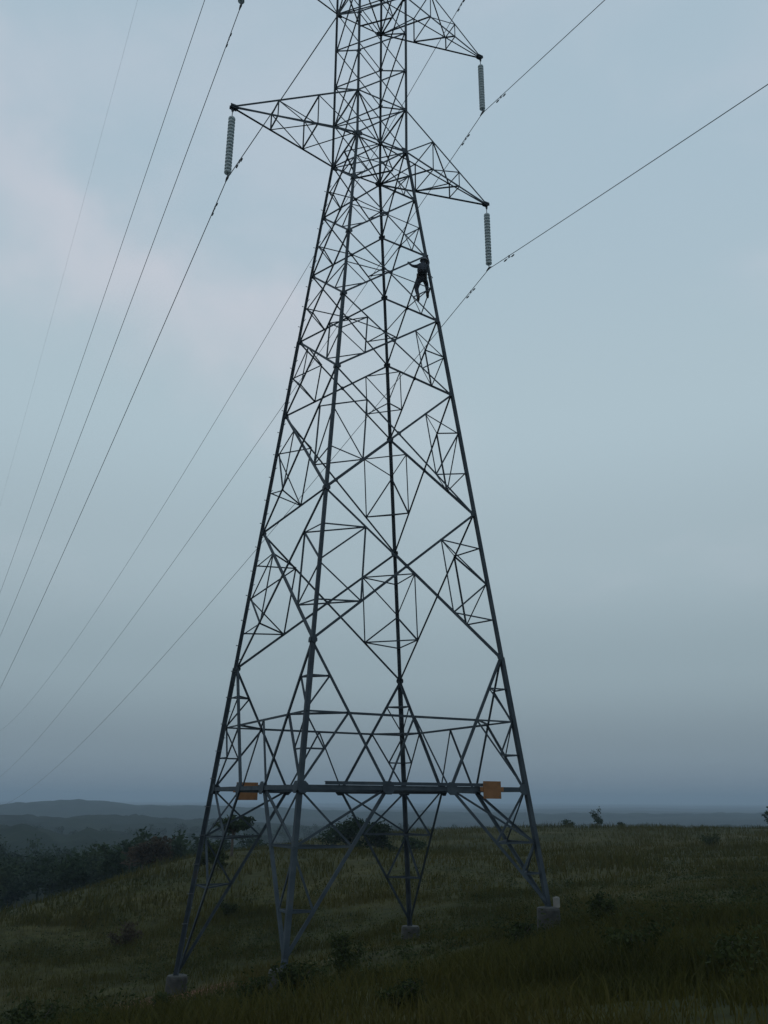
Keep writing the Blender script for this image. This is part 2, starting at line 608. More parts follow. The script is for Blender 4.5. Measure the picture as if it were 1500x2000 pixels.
def leaf_cloud(n, centre_fn, size, r_, droop=.0):
    """n leaves (folded quads) at points given by centre_fn(r_, n) -> (n,3)"""
    c = centre_fn(r_, n)
    a = r_.normal(size=(n, 3))
    a[:, 2] *= .7
    a /= np.linalg.norm(a, axis=1)[:, None]
    b_ = r_.normal(size=(n, 3))
    b_ -= a * (a * b_).sum(1)[:, None]
    b_ /= np.linalg.norm(b_, axis=1)[:, None]
    sz = size * (.55 + .9 * r_.random(n))[:, None]
    a *= sz
    b_ *= sz * .42
    v = np.empty((n, 4, 3))
    v[:, 0] = c - a
    v[:, 1] = c + b_
    v[:, 2] = c + a
    v[:, 3] = c - b_
    f = np.arange(n)[:, None] * 4 + np.array([[0, 1, 2, 3]])
    return v.reshape(-1, 3), f


def blob_points(lobes):
    """points spread through a set of ellipsoid lobes, thicker towards their shells"""
    lobes = np.array(lobes, float)      # cx cy cz rx ry rz

    def fn(r_, n):
        w = lobes[:, 3] * lobes[:, 4] * lobes[:, 5]
        i = r_.choice(len(lobes), n, p=w / w.sum())
        d = r_.normal(size=(n, 3))
        d /= np.linalg.norm(d, axis=1)[:, None]
        rad = r_.random(n) ** .45 * (1 + .18 * r_.normal(size=n))
        return lobes[i, :3] + d * lobes[i, 3:] * rad[:, None]
    return fn


def crown_lobes(r_, rx, rz, zc, n):
    out = [(0, 0, zc, rx * .62, rx * .62, rz * .62)]
    for _ in range(n):
        a = r_.random() * 6.283
        q = rx * (.35 + .45 * r_.random())
        k = .22 + .26 * r_.random()
        out.append((math.cos(a) * q, math.sin(a) * q, zc + rz * (r_.random() * 1.5 - .75), rx * k * 1.2, rx * k * 1.2, rz * k * 1.1))
    return out


def tree(name, label, cat, x, y, h, rx, rz, trunk, leaf, n, mat, seed, group=None, sink=.1, parts=('trunk', 'crown')):
    r_ = np.random.default_rng(seed)
    z = float(gz(x, y)) - sink
    o = empty(name, (x, y, z))
    tag(o, label, cat, group)
    bm = bmesh.new()
    top = h - rz
    add_tube(bm, [(0, 0, -.2), (.03 * h * r_.normal() * .3, .02 * h * r_.normal() * .3, top * .5), (.05 * rx, 0, top), (.06 * rx, .05 * rx, top + rz * .5)],
             [trunk * 1.25, trunk, trunk * .75, trunk * .3], 7)
    lobes = crown_lobes(r_, rx, rz, h - rz, 9)
    for lb in lobes[1:]:
        add_tube(bm, [(.03 * rx, 0, top * (.55 + .3 * r_.random())), (lb[0] * .5, lb[1] * .5, (top * .8 + lb[2]) / 2), lb[:3]], [trunk * .45, trunk * .3, trunk * .12], 5)
    put(parts[0], bm_mesh(parts[0], bm, M_BARK), (x, y, z), o)
    v, f = leaf_cloud(n, blob_points(lobes), leaf, r_)
    put(parts[1], mesh_np(parts[1], v, f, mat, r_.random(n)), (x, y, z), o)
    return o


def shrub(label, x, y, h, rx, leaf, n, mat, seed, group='shrubs in the rough grass'):
    r_ = np.random.default_rng(seed)
    z = float(gz(x, y)) - .05
    o = empty('shrub', (x, y, z))
    tag(o, label, 'shrub', group)
    bm = bmesh.new()
    lobes = []
    for k in range(6):
        a = r_.random() * 6.283
        q = rx * (.15 + .6 * r_.random())
        hz = h * (.55 + .45 * r_.random())
        tip = (math.cos(a) * q, math.sin(a) * q, hz)
        add_tube(bm, [(0, 0, -.05), (tip[0] * .4, tip[1] * .4, hz * .5), tip], [.022, .015, .006], 5)
        for m_ in (.45, .75, 1.0):
            lobes.append((tip[0] * m_, tip[1] * m_, hz * m_ * .95, rx * .34, rx * .34, h * .17))
    put('stem', bm_mesh('stem', bm, M_BARK), (x, y, z), o)
    v, f = leaf_cloud(n, blob_points(lobes), leaf, r_)
    put('foliage', mesh_np('foliage', v, f, mat, r_.random(n)), (x, y, z), o)
    return o


# ------------------------------------------------------------------ the lattice tower
LV = [0.0, 3.7864, 8.4029, 12.7560, 15.7134, 18.4973, 21.0582, 23.3938, 25.4223, 27.4007, 29.3794, 31.3990,
      33.4200, 35.4300, 37.4400, 39.4600, 41.4800, 43.4600, 45.4400, 47.4200]
W0, WG, ZG = 3.5, 1.0580, LV[7]
TAPER = (W0 - WG) / ZG
SGN = {'N': (-1, -1), 'R': (1, -1), 'F': (1, 1), 'L': (-1, 1)}
FOOT = {'N': -3.94, 'R': -3.04, 'F': -4.40, 'L': -5.30}
FACES = [('N', 'R', Vector((0, -1, 0))), ('R', 'F', Vector((1, 0, 0))), ('F', 'L', Vector((0, 1, 0))), ('L', 'N', Vector((-1, 0, 0)))]


def hw(z):
    return W0 - TAPER * z if z < ZG else WG


def C(leg, z):
    w = hw(z)
    return Vector((SGN[leg][0] * w, SGN[leg][1] * w, z))


def lerp(a, b_, k):
    return a + (b_ - a) * k


TOWER = empty('transmission_tower', (0, 0, -4.65))
tag(TOWER, 'tall galvanised steel lattice transmission tower standing on the pasture slope', 'tower')

# one unit angle section (width 1, length 1) shared by every steel member
ANG = bpy.data.meshes.new('steel_angle')
_t = .11
_pr = [(0, 0), (1, 0), (1, _t), (_t, _t), (_t, 1), (0, 1)]
_v = [(x, y, 0) for x, y in _pr] + [(x, y, 1) for x, y in _pr]
_f = [(i, (i + 1) % 6, (i + 1) % 6 + 6, i + 6) for i in range(6)] + [(3, 2, 1, 0), (5, 4, 3, 0), (6, 7, 8, 9), (6, 9, 10, 11)]
ANG.from_pydata(_v, [], _f)
ANG.update()
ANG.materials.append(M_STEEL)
PLATE = bpy.data.meshes.new('plate')
_bm = bmesh.new()
_o = [(math.cos(math.radians(a)) * .54, math.sin(math.radians(a)) * .54) for a in (25, 65, 115, 155, 205, 245, 295, 335)]
_lo = [_bm.verts.new((x, y, -.5)) for x, y in _o]
_hi = [_bm.verts.new((x, y, .5)) for x, y in _o]
_bm.faces.new(_lo[::-1])
_bm.faces.new(_hi)
for i in range(8):
    _bm.faces.new((_lo[i], _lo[(i + 1) % 8], _hi[(i + 1) % 8], _hi[i]))
_bm.to_mesh(PLATE)
_bm.free()
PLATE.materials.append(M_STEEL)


def frame_of(z, yhint):
    z = z.normalized()
    y = (yhint - z * yhint.dot(z))
    if y.length < 1e-4:
        y = z.orthogonal()
    y.normalize()
    return Matrix((y.cross(z), y, z)).transposed()


def member(name, a, b_, w, n, parent=None, off=0.0):
    """steel angle from a to b, one flange in the face whose outward normal is n, the other pointing inward"""
    parent = parent or TOWER
    a, b_ = Vector(a), Vector(b_)
    front = n.y < -.3 or n.x < -.3
    if ((-n).cross(b_ - a).z > 0) == front:      # heel uppermost on the near faces, lowermost on the far ones
        a, b_ = b_, a
    rot = frame_of(b_ - a, -n)
    # centre the face flange on the line, then step off the face by off (positive = outward)
    x_ax = rot @ Vector((1, 0, 0))
    org = a - x_ax * (w / 2) + n * off
    o = put(name, ANG, org, parent)
    o.rotation_mode = 'QUATERNION'
    o.rotation_quaternion = rot.to_quaternion()
    o.scale = (w, w * (.62 if abs(n.y) > .5 else .95), (b_ - a).length)
    return o


def gusset(p, n, size, parent=None, th=.012, name='gusset_plate', up_=Vector((0, 0, 1)), wide=1.0):
    rot = frame_of(n, up_)
    o = put(name, PLATE, p, parent or TOWER)
    o.rotation_mode = 'QUATERNION'
    o.rotation_quaternion = rot.to_quaternion()
    o.scale = (size * wide, size, th)
    return o


def fnorm(n, z):
    return (n + Vector((0, 0, TAPER if z < ZG else 0))).normalized()


# legs (angle with the heel outward)
def leg_bar(name, leg, z0, z1, w):
    a, b_ = C(leg, z0), C(leg, z1)
    z = (b_ - a).normalized()
    sx, sy = SGN[leg]
    x = Vector((-sx, 0, 0))
    x = (x - z * x.dot(z)).normalized()
    y = z.cross(x)
    if y.dot(Vector((0, -sy, 0))) < 0:
        y = Vector((0, -sy, 0))
        y = (y - z * y.dot(z)).normalized()
        x = y.cross(z)
    o = put(name, ANG, a, TOWER)
    o.rotation_mode = 'QUATERNION'
    o.rotation_quaternion = Matrix((x, y, z)).transposed().to_quaternion()
    o.scale = (w, w, (b_ - a).length)


for lg in 'NRFL':
    leg_bar('leg', lg, FOOT[lg] - .02, LV[1], .126)
    leg_bar('leg', lg, LV[1] + .001, LV[4], .100)
    leg_bar('leg', lg, LV[4] + .001, LV[7], .084)
    leg_bar('leg', lg, LV[7] + .001, LV[19], .072)

SEC = 'secondary_brace'


def xpanel(i, wm, kind, ws=.055):
    z0, z1 = LV[i], LV[i + 1]
    k = hw(z0) / (hw(z0) + hw(z1))
    pts = {}
    for a, b_, n0 in FACES:
        n = fnorm(n0, z0)
        A0, A1, B0, B1 = C(a, z0), C(a, z1), C(b_, z0), C(b_, z1)
        member('main_brace', A0, B1, wm, n, off=.004)
        member('main_brace', B0, A1, wm, n, off=-.022)
        X = lerp(A0, B1, k)
        if kind == 'plain':
            continue
        for lg, P0, P1, Q0, Q1 in ((a, A0, A1, B0, B1), (b_, B0, B1, A0, A1)):
            U = lerp(P1, Q0, (1 - k) / 2)
            D = lerp(P0, Q1, k / 2)
            L = lambda q: lerp(P1, P0, q)
            m = lambda p, q: member(SEC, p, q, ws, n, off=-.036)
            if kind == 'quarter':
                m(U, L(.25)); m(U, L(.5)); m(D, L(.5)); m(D, L(.75)); m(U, D)
            elif kind == 'third':
                m(U, L(.333)); m(D, L(.333)); m(D, L(.667)); m(U, D)
            elif kind == 'half':
                m(U, L(.5)); m(D, L(.5)); m(U, D)
            elif kind == 'small':
                m(X, L(.5)); m(D, L(.5))
            pts.setdefault(lg, []).append((U, D))
    if kind != 'plain':
        for lg, pr in pts.items():
            inn = Vector((-SGN[lg][0], -SGN[lg][1], 0)).normalized()
            if kind != 'small':
                member('corner_tie', pr[0][0], pr[1][0], ws, -inn, off=-.03)
            member('corner_tie', pr[0][1], pr[1][1], ws, -inn, off=-.03)


xpanel(1, .072, 'quarter', .048)
xpanel(2, .068, 'third', .045)
xpanel(3, .066, 'half', .043)
for i in (4, 5, 6):
    xpanel(i, .064, 'small', .046)
for i in range(7, 19):
    xpanel(i, .058, 'plain')

# horizontal frames at the arm levels
for zi in (7, 8, 11, 12, 15, 16, 19):
    z = LV[zi]
    for a, b_, n0 in FACES:
        member('horizontal_strut', C(a, z), C(b_, z), .075 if zi != 19 else .06, n0, off=.018)
    member('plan_brace', C('L', z), C('R', z), .06, Vector((0, 0, 1)), off=-.03)
    member('plan_brace', C('N', z), C('F', z), .06, Vector((0, 0, 1)), off=.02)
    mids = [lerp(C(a, z), C(b_, z), .5) for a, b_, _ in FACES]
    if zi in (7, 11, 15):
        for q in range(4):
            member('plan_brace', mids[q], mids[(q + 1) % 4], .05, Vector((0, 0, 1)), off=-.06)

# gusset plates at the main nodes
for i in range(1, 16):
    sz = .24 if i in (7, 11, 15) else (.17 if i < 7 else .12)
    for a, b_, n0 in FACES:
        n = fnorm(n0, LV[i])
        for lg, other in ((a, b_), (b_, a)):
            p = C(lg, LV[i])
            gusset(p + (C(other, LV[i]) - p).normalized() * sz * .42 + n * .026, n, sz)
for i in range(1, 7):
    k = hw(LV[i]) / (hw(LV[i]) + hw(LV[i + 1]))
    for a, b_, n0 in FACES:
        gusset(lerp(C(a, LV[i]), C(b_, LV[i + 1]), k) - fnorm(n0, LV[i]) * .009, fnorm(n0, LV[i]), .15, th=.010)

# the spread base: braces from level 1 down to the ring, and from the ring down to each footing
PT = .36
ZR = LV[1] * .5
RING = {}
for a, b_, n0 in FACES:
    n = fnorm(n0, 0)
    A0, B0 = C(a, 0), C(b_, 0)
    member('ring_beam', A0, B0, .115, n, off=.030)
    d = (B0 - A0).normalized()
    if a in 'NF':
        member('ring_beam', lerp(A0, B0, .10 if a == 'N' else .06) + Vector((0, 0, .105)), lerp(A0, B0, .80 if a == 'N' else .88) + Vector((0, 0, .105)), .085, n, off=.050)
    MM = {}
    for lg, O, Q0 in ((a, A0, B0), (b_, B0, A0)):
        top = C(lg, LV[1])
        P = lerp(O, Q0, PT)
        foot = C(lg, FOOT[lg] + .12)
        member('main_brace', top, P, .080, n, off=-.004)
        member('main_brace', P, foot, .085, n, off=-.004)
        gusset(P + n * .045, n, .34, th=.016)
        gusset(O + (Q0 - O).normalized() * .10 + n * .045, n, .30, th=.016)
        l = lambda q: C(lg, LV[1] * (1 - q))
        q1, M = lerp(top, P, .25), lerp(top, P, .5)
        MM[lg] = M
        RING.setdefault(lg, []).append((q1, M))
        S_ = lerp(M, O, .5)
        m = lambda p, q, w=.046: member(SEC, p, q, w, n, off=-.034)
        m(q1, l(.25)); m(q1, l(.5)); m(M, l(.5), .05); m(M, O, .058); m(S_, l(.75)); m(S_, l(.5))
        # leg extension below the ring
        zf = FOOT[lg]
        z1, z2 = -1.4, max(-2.8, zf * .72)
        y1, y2 = lerp(P, foot, z1 / (zf + .12)), lerp(P, foot, z2 / (zf + .12))
        m(O, y1, .055); m(P, C(lg, z1), .06); m(C(lg, z1), y1); m(C(lg, z1), y2, .06); m(C(lg, z2), y2)
        RING[lg].append((y1, y2))
    Z = lerp(MM[a], MM[b_], .5)
    member('ring_strut', MM[a], MM[b_], .066, n, off=-.05)
    member(SEC, Z, lerp(A0, B0, PT), .05, n, off=-.07)
    member(SEC, Z, lerp(B0, A0, PT), .05, n, off=-.07)
for lg, pr in RING.items():
    inn = Vector((-SGN[lg][0], -SGN[lg][1], 0)).normalized()
    (q1, M), (y1, y2), (q1b, Mb), (y1b, y2b) = pr
    member('corner_tie', q1, q1b, .055, -inn)
    member('corner_tie', M, Mb, .062, -inn)
    member('corner_tie', y1, y1b, .06, -inn)
    member('corner_tie', y2, y2b, .055, -inn)
# plan bracing inside the ring
PP = []
for a, b_, n0 in FACES:
    PP += [lerp(C(a, 0), C(b_, 0), PT), lerp(C(b_, 0), C(a, 0), PT)]
ZV = Vector((0, 0, 1))
for q in range(4):
    member('plan_brace', PP[2 * q + 1], PP[(2 * q + 2) % 8], .09, ZV, off=-.02)
    member('plan_brace', PP[2 * q], PP[(2 * q + 3) % 8], .075, ZV, off=.05)

# step bolts up the left leg
bm = bmesh.new()
z = -4.3
k = 0
while z < 22.6:
    p = C('L', z)
    d = Vector((-1, 0, 0)) if k % 2 else Vector((0, 1, 0))
    base = p + (Vector((0, -.07, 0)) if k % 2 else Vector((.07, 0, 0)))
    add_tube(bm, [base, base + d * .17], .011, 6)
    add_tube(bm, [base + d * .165, base + d * .18], .019, 6)
    z += .42
    k += 1
tag(put('step_bolts', bm_mesh('step_bolts', bm, M_BOLT), TOWER.location, TOWER), kind='stuff')
_sb = [o for o in TOWER.children if o.name.startswith('step_bolts')][0]
_sb.data.transform(Matrix.Translation(-Vector(TOWER.location)))

# cross arms
XT = 5.492


def cross_arm(side, zi, top_zi, reach=XT):
    """side -1: on legs N,L ; +1: on legs F,R (half-turn of each other)"""
    p, q = ('N', 'L') if side < 0 else ('F', 'R')
    zb, zt = LV[zi], LV[top_zi]
    tip = Vector((side * reach, 0, zb - .02))
    bm_ = bmesh.new()
    add_box(bm_, (0, 0, .02), (.30, .20, .016))
    add_box(bm_, (side * .02, .07, .03), (.26, .014, .16))
    add_box(bm_, (side * .02, -.07, .03), (.26, .014, .16))
    add_box(bm_, (side * .05, 0, -.07), (.10, .018, .16))
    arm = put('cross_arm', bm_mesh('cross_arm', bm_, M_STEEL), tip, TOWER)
    root = {(l_, 'b'): C(l_, zb) for l_ in (p, q)}
    root.update({(l_, 't'): C(l_, zt) for l_ in (p, q)})
    off = {p: Vector((0, SGN[p][1] * .06, 0)), q: Vector((0, SGN[q][1] * .06, 0))}
    end = {kk: tip + off[kk[0]] + Vector((-side * .10, 0, .02 if kk[1] == 'b' else .10)) for kk in root}
    pt = lambda l_, c, f_: lerp(end[(l_, c)], root[(l_, c)], f_)
    for (l_, c), r_ in root.items():
        n = Vector((0, SGN[l_][1], 0))
        member('chord', end[(l_, c)], r_, .090 if c == 'b' else .074, n, arm, off=0)
    br = lambda u_, v_, n, w=.048, off_=-.012: member('lacing', u_, v_, w, n, arm, off=off_)
    for l_ in (p, q):
        n = Vector((0, SGN[l_][1], 0))
        br(pt(l_, 't', .667), pt(l_, 'b', .667), n)
        br(pt(l_, 't', .333), pt(l_, 'b', .333), n)
        br(pt(l_, 't', .333), pt(l_, 'b', .667), n, .052)
        br(pt(l_, 't', .667), root[(l_, 'b')], n, .052)
    for c, zo in (('t', 1), ('b', -1)):
        for f_ in (.333, .667):
            br(pt(p, c, f_), pt(q, c, f_), ZV * zo)
    br(pt(q, 'b', .333), pt(p, 'b', .667), -ZV)
    br(pt(q, 'b', .667), root[(p, 'b')], -ZV)
    br(pt(p, 't', .333), pt(q, 't', .667), ZV, .045)
    return tip


# insulator disc, shared
_bm = bmesh.new()
add_lathe(_bm, [(.020, -.073), (.024, -.050), (.070, -.062), (.118, -.078), (.127, -.060), (.124, -.006), (.100, .022), (.050, .034)], 18)
DISC = bm_mesh('disc', _bm, M_GLASS, True)
_bm = bmesh.new()
add_lathe(_bm, [(.050, .010), (.052, .030), (.046, .062), (.022, .074)], 14)
M_CAP = noise_mat('insulator_cap_zinc', [(.3, (.24, .29, .31)), (.7, (.32, .37, .39))], 9, .6)
CAP = bm_mesh('cap', _bm, M_CAP, True)


def insulator(tip, label):
    o = empty('insulator_string', tip)
    tag(o, label, 'insulator', 'insulator strings hanging from the cross arms')
    bm_ = bmesh.new()
    add_tube(bm_, [(0, 0, -.10), (0, 0, -.36)], .016, 8)
    add_tube(bm_, [(-.035, 0, -.13), (.035, 0, -.13)], .020, 8)
    put('hanger_link', bm_mesh('hanger_link', bm_, M_BOLT), tip, o)
    z = -.44
    for _ in range(17):
        d = put('disc', DISC, tip + Vector((0, 0, z)), o)
        put('cap', CAP, tip + Vector((0, 0, z)), d)
        z -= .146
    bm_ = bmesh.new()
    add_tube(bm_, [(0, 0, z + .08), (0, 0, z - .12)], .018, 8)
    add_tube(bm_, [(0, -.17, z - .17), (0, -.08, z - .145), (0, 0, z - .135), (0, .08, z - .145), (0, .17, z - .17)], [.022, .036, .045, .036, .022], 10)
    put('suspension_clamp', bm_mesh('suspension_clamp', bm_, M_BOLT), tip, o)
    return tip + Vector((0, 0, z - .16))


def conductor(p, label, far, near, cs, radius, span=(-130, 440), damp=True, name='conductor'):
    """sagging wire through p along the line (world Y)"""
    ys = np.concatenate([np.arange(span[0], -14, 4), np.arange(-14, 14, .5), np.arange(14, span[1] + 1, 5)])

    def zz(y):
        return p.z + (-far * y if y > 0 else near * y) + cs * y * y - (.0 if abs(y) < .01 else 0)
    bm_ = bmesh.new()
    add_tube(bm_, [(p.x, y, zz(y)) for y in ys], radius, 6)
    o = put(name, bm_mesh(name, bm_, M_WIRE, True), (0, 0, 0))
    tag(o, label, 'power line', 'wires of the power line')
    if damp:
        for y in (-1.35, 1.35):
            bm_ = bmesh.new()
            add_box(bm_, (p.x, y, zz(y) - .035), (.035, .05, .11))
            add_tube(bm_, [(p.x, y - .24, zz(y - .24) - .10), (p.x, y, zz(y) - .085), (p.x, y + .24, zz(y + .24) - .10)], .008, 6)
            dm = put('vibration_damper', bm_mesh('vibration_damper', bm_, M_BOLT), (0, 0, 0), o)
            for e in (-.24, .24):
                bm_ = bmesh.new()
                add_tube(bm_, [(p.x, y + e - .075, zz(y + e) - .105), (p.x, y + e - .03, zz(y + e) - .105), (p.x, y + e + .075, zz(y + e) - .105)], [.022, .029, .026], 10)
                put('weight', bm_mesh('weight', bm_, M_BOLT), (0, 0, 0), dm)
    return o


SAG = {(-1, 7): (.183, .205, .00052), (1, 7): (.203, .168, .00044), (-1, 11): (.192, .19, .00068), (1, 11): (.195, .185, .00036),
       (-1, 15): (.160, .18, .00040), (1, 15): (.203, .18, .00049)}
NAMEZ = {7: 'lowest', 11: 'middle', 15: 'top'}
for zi in (7, 11, 15):
    for side in (-1, 1):
        tip = cross_arm(side, zi, zi + 1)
        sd = 'left' if side < 0 else 'right'
        att = insulator(tip + Vector((side * .05, 0, -.05)), {
            (7, -1): 'pale glass disc insulator string hanging whole from the left arm tip',
            (7, 1): 'pale glass insulator string under the lower right arm tip',
            (11, -1): 'insulator string cut by the top edge, only its lower end showing',
            (11, 1): 'pale glass insulator string under the upper right arm tip',
            (15, -1): 'insulator string of the topmost left arm, above the picture',
            (15, 1): 'insulator string of the topmost right arm, above the picture'}[(zi, side)])
        f_, n_, c_ = SAG[(side, zi)]
        conductor(att, {
            (7, -1): 'dark conductor clamped under the whole insulator of the left arm',
            (7, 1): 'conductor clamped under the lower right arm, running to the right picture edge',
            (11, -1): 'conductor leaving the insulator end at the top edge, middle of the left three wires',
            (11, 1): 'conductor clamped under the upper right arm, running out at the top edge',
            (15, -1): 'thin conductor left of the other two dark wires on the left side',
            (15, 1): 'conductor crossing behind the upper right arm down past the tower'}[(zi, side)], f_, n_, c_, .0145)

# earth wire peak arms
for side in (-1, 1):
    tip = Vector((side * 7.3, 0, LV[19] - .02))
    p, q = ('N', 'L') if side < 0 else ('F', 'R')
    bm = bmesh.new()
    add_box(bm, (0, 0, 0), (.25, .18, .12))
    arm = put('peak_arm', bm_mesh('peak_arm', bm, M_STEEL), tip, TOWER)
    for l_ in (p, q):
        n = Vector((0, SGN[l_][1], 0))
        e = tip + Vector((-side * .1, SGN[l_][1] * .05, 0))
        member('chord', e, C(l_, LV[19]), .07, n, arm)
        member('chord', e, C(l_, LV[18]), .07, n, arm, off=-.01)
        for f_ in (.3, .55, .78):
            member('lacing', lerp(e, C(l_, LV[19]), f_), lerp(e, C(l_, LV[18]), min(1, f_ + .22)), .045, n, arm, off=-.02)
    if side > 0:
        continue
    conductor(tip + Vector((side * .05, 0, -.08)), ('faint thin earth wire, leftmost of all the wires' if side < 0 else 'thin earth wire on the far side of the tower peak'),
              .17, .17, .0004, .0045, damp=False, name='earth_wire')

# ------------------------------------------------------------------ concrete footings
FL = {'L': 'round pale-topped concrete footing under the left tower leg', 'N': 'concrete footing of the near tower leg, sunk in tall grass',
      'F': 'low concrete footing of the far tower leg behind the shrubs', 'R': 'grey concrete footing under the right tower leg, pale block on top'}
for lg in 'NRFL':
    p = C(lg, FOOT[lg])
    drop = float(gz(p.x, p.y)) - FOOT[lg] - .5
    bm = bmesh.new()
    r0 = .31
    add_lathe(bm, [(r0 * 1.35, drop), (r0 * 1.28, drop + .35), (r0 * 1.06, drop + .45), (r0, -.06), (r0 * .93, -.005), (r0 * .3, .012)], 24)
    o = put('concrete_footing', bm_mesh('concrete_footing', bm, M_CONC), p)
    tag(o, FL[lg], 'footing', 'concrete footings of the tower legs')
p = C('R', FOOT['R'])
bm = bmesh.new()
vs = add_box(bm, (0, 0, .13), (.15, .14, .27))
bmesh.ops.bevel(bm, geom=list(bm.edges), offset=.02, segments=2, affect='EDGES')
tag(put('pale_block', bm_mesh('pale_block', bm, M_PALE), p + Vector((.17, -.16, .0))), 'small whitish block standing on the right concrete footing', 'block')

# ------------------------------------------------------------------ orange plates on the ring beam


def sign(p, n, wid, hei, label):
    o = empty('sign_plate', p)
    tag(o, label, 'sign')
    rot = frame_of(n, ZV)
    bm_ = bmesh.new()
    add_box(bm_, (0, 0, 0), (wid, hei, .006), rot)
    for e in (-1, 1):
        add_box(bm_, rot @ Vector((e * (wid / 2 - .012), 0, -.016)), (.018, hei * .98, .026), rot)
        add_box(bm_, rot @ Vector((0, e * (hei / 2 - .012), -.016)), (wid * .9, .018, .026), rot)
    put('panel', bm_mesh('panel', bm_, M_ORANGE), p, o)
    for ex_ in (-1, 1):
        for ey_ in (-1, 1):
            bm_ = bmesh.new()
            q_ = rot @ Vector((ex_ * (wid / 2 - .06), ey_ * (hei / 2 - .06), .003))
            add_tube(bm_, [q_, q_ + n * .014], .014, 6)
            put('bolt', bm_mesh('bolt', bm_, M_BOLT), p, o)
    for e in (-1, 1):
        bm_ = bmesh.new()
        add_box(bm_, rot @ Vector((e * (wid / 2 + .04), .02, -.02)), (.12, .12, .012), rot)
        put('bracket', bm_mesh('bracket', bm_, M_ORANGE), p, o)


sign(Vector((2.24, -3.5 - .14, -.02)), Vector((0, -1, 0)), .58, .46, 'square orange plate on the ring beam beside the right tower leg')
sign(Vector((-2.42, 3.5 - .16, -.05)), Vector((0, -1, 0)), .72, .54, 'orange plate behind the ring beam beside the left tower leg')
# ------------------------------------------------------------------ the climber on the right-hand leg
# local frame: X to the viewer's right along the face, Y into the tower, Z up; placed by the leg
PX = Vector((math.cos(YAW), -math.sin(YAW), 0))
PY = Vector((math.sin(YAW), math.cos(YAW), 0))
PO = C('R', 17.46) + PX * -.31 + PY * -.10


def Lc(x, y, z):
    return (x, y, z)


JN = {  # joint: (x, y, z, radius x, radius y)
    'pelvis': (.02, .02, .00, .175, .130), 'waist': (.00, .01, .18, .170, .125), 'chest': (-.01, .03, .40, .200, .140), 'collar': (.00, .05, .56, .125, .095),
    'neck': (.05, .07, .65, .058, .058), 'head': (.09, .10, .76, .088, .098), 'crown': (.10, .10, .86, .070, .080),
    'sh_l': (-.19, .05, .52, .068, .068), 'el_l': (-.33, .12, .60, .050, .050), 'wr_l': (-.44, .20, .75, .033, .033), 'pa_l': (-.46, .23, .81, .040, .026),
    'sh_r': (.19, .07, .53, .068, .068), 'el_r': (.27, .14, .74, .050, .050), 'wr_r': (.23, .15, .98, .033, .033), 'pa_r': (.22, .15, 1.05, .040, .026),
    'hip_l': (-.10, .02, -.06, .118, .118), 'kn_l': (-.19, .10, -.38, .085, .085), 'an_l': (-.13, .06, -.70, .058, .058), 'to_l': (-.12, .21, -.80, .042, .036), 'he_l': (-.13, .03, -.79, .050, .050),
    'hip_r': (.12, .03, -.05, .105, .105), 'kn_r': (.20, .40, -.02, .080, .080), 'an_r': (.22, .34, -.38, .052, .052), 'to_r': (.24, .49, -.47, .042, .036), 'he_r': (.22, .32, -.46, .045, .045),
}
BN = [('pelvis', 'waist'), ('waist', 'chest'), ('chest', 'collar'), ('collar', 'neck'), ('neck', 'head'), ('head', 'crown'),
      ('collar', 'sh_l'), ('sh_l', 'el_l'), ('el_l', 'wr_l'), ('wr_l', 'pa_l'), ('collar', 'sh_r'), ('sh_r', 'el_r'), ('el_r', 'wr_r'), ('wr_r', 'pa_r'),
      ('pelvis', 'hip_l'), ('hip_l', 'kn_l'), ('kn_l', 'an_l'), ('an_l', 'he_l'), ('he_l', 'to_l'),
      ('pelvis', 'hip_r'), ('hip_r', 'kn_r'), ('kn_r', 'an_r'), ('an_r', 'he_r'), ('he_r', 'to_r')]
keys = list(JN)
vs = [Vector(JN[k][:3]) for k in keys]
rad = [JN[k][3:] for k in keys]
es = [(keys.index(a), keys.index(b_)) for a, b_ in BN]
for sd, dx in (('l', 1), ('r', -1)):           # five fingers closed over the steel they hold
    pa = Vector(JN['pa_' + sd][:3])
    pi_ = keys.index('pa_' + sd)
    for q, (ox, ln) in enumerate(((-.032, .060), (-.011, .070), (.011, .066), (.032, .052))):
        k0 = len(vs)
        vs += [pa + Vector((ox, .004, .035)), pa + Vector((ox, .035, .035 + ln * .45)), pa + Vector((ox, .062, .020))]
        rad += [(.011, .011), (.010, .010), (.008, .008)]
        es += [(pi_, k0), (k0, k0 + 1), (k0 + 1, k0 + 2)]
    k0 = len(vs)
    vs += [pa + Vector((dx * .046, .004, -.012)), pa + Vector((dx * .052, .040, .010))]
    rad += [(.012, .012), (.009, .009)]
    es += [(pi_, k0), (k0, k0 + 1)]
me = bpy.data.meshes.new('person')
me.from_pydata(vs, es, [])
me.update()
man = put('person', me, PO)
man.rotation_euler = (0, 0, -YAW)
me.materials.append(M_CLOTH)
me.materials.append(M_SKIN)
sk = man.modifiers.new('skin', 'SKIN')
sk.use_smooth_shade = True
me.skin_vertices if me.skin_vertices else None
if not me.skin_vertices:
    bpy.context.view_layer.objects.active = man
    bm = bmesh.new()
    bm.from_mesh(me)
    bm.verts.layers.skin.verify()
    bm.to_mesh(me)
    bm.free()
for i, v_ in enumerate(me.skin_vertices[0].data):
    v_.radius = rad[i]
    v_.use_root = (keys[i] == 'pelvis') if i < len(keys) else False
ss = man.modifiers.new('subsurf', 'SUBSURF')
ss.levels = 1
ss.render_levels = 2
tag(man, 'person in dark work clothes and helmet climbing the right tower leg, arms raised', 'person')


def worn(name, bm_, mat):
    o = bpy.data.objects.new(name, bm_mesh(name, bm_, mat, True))
    COL.objects.link(o)
    o.parent = man
    return o


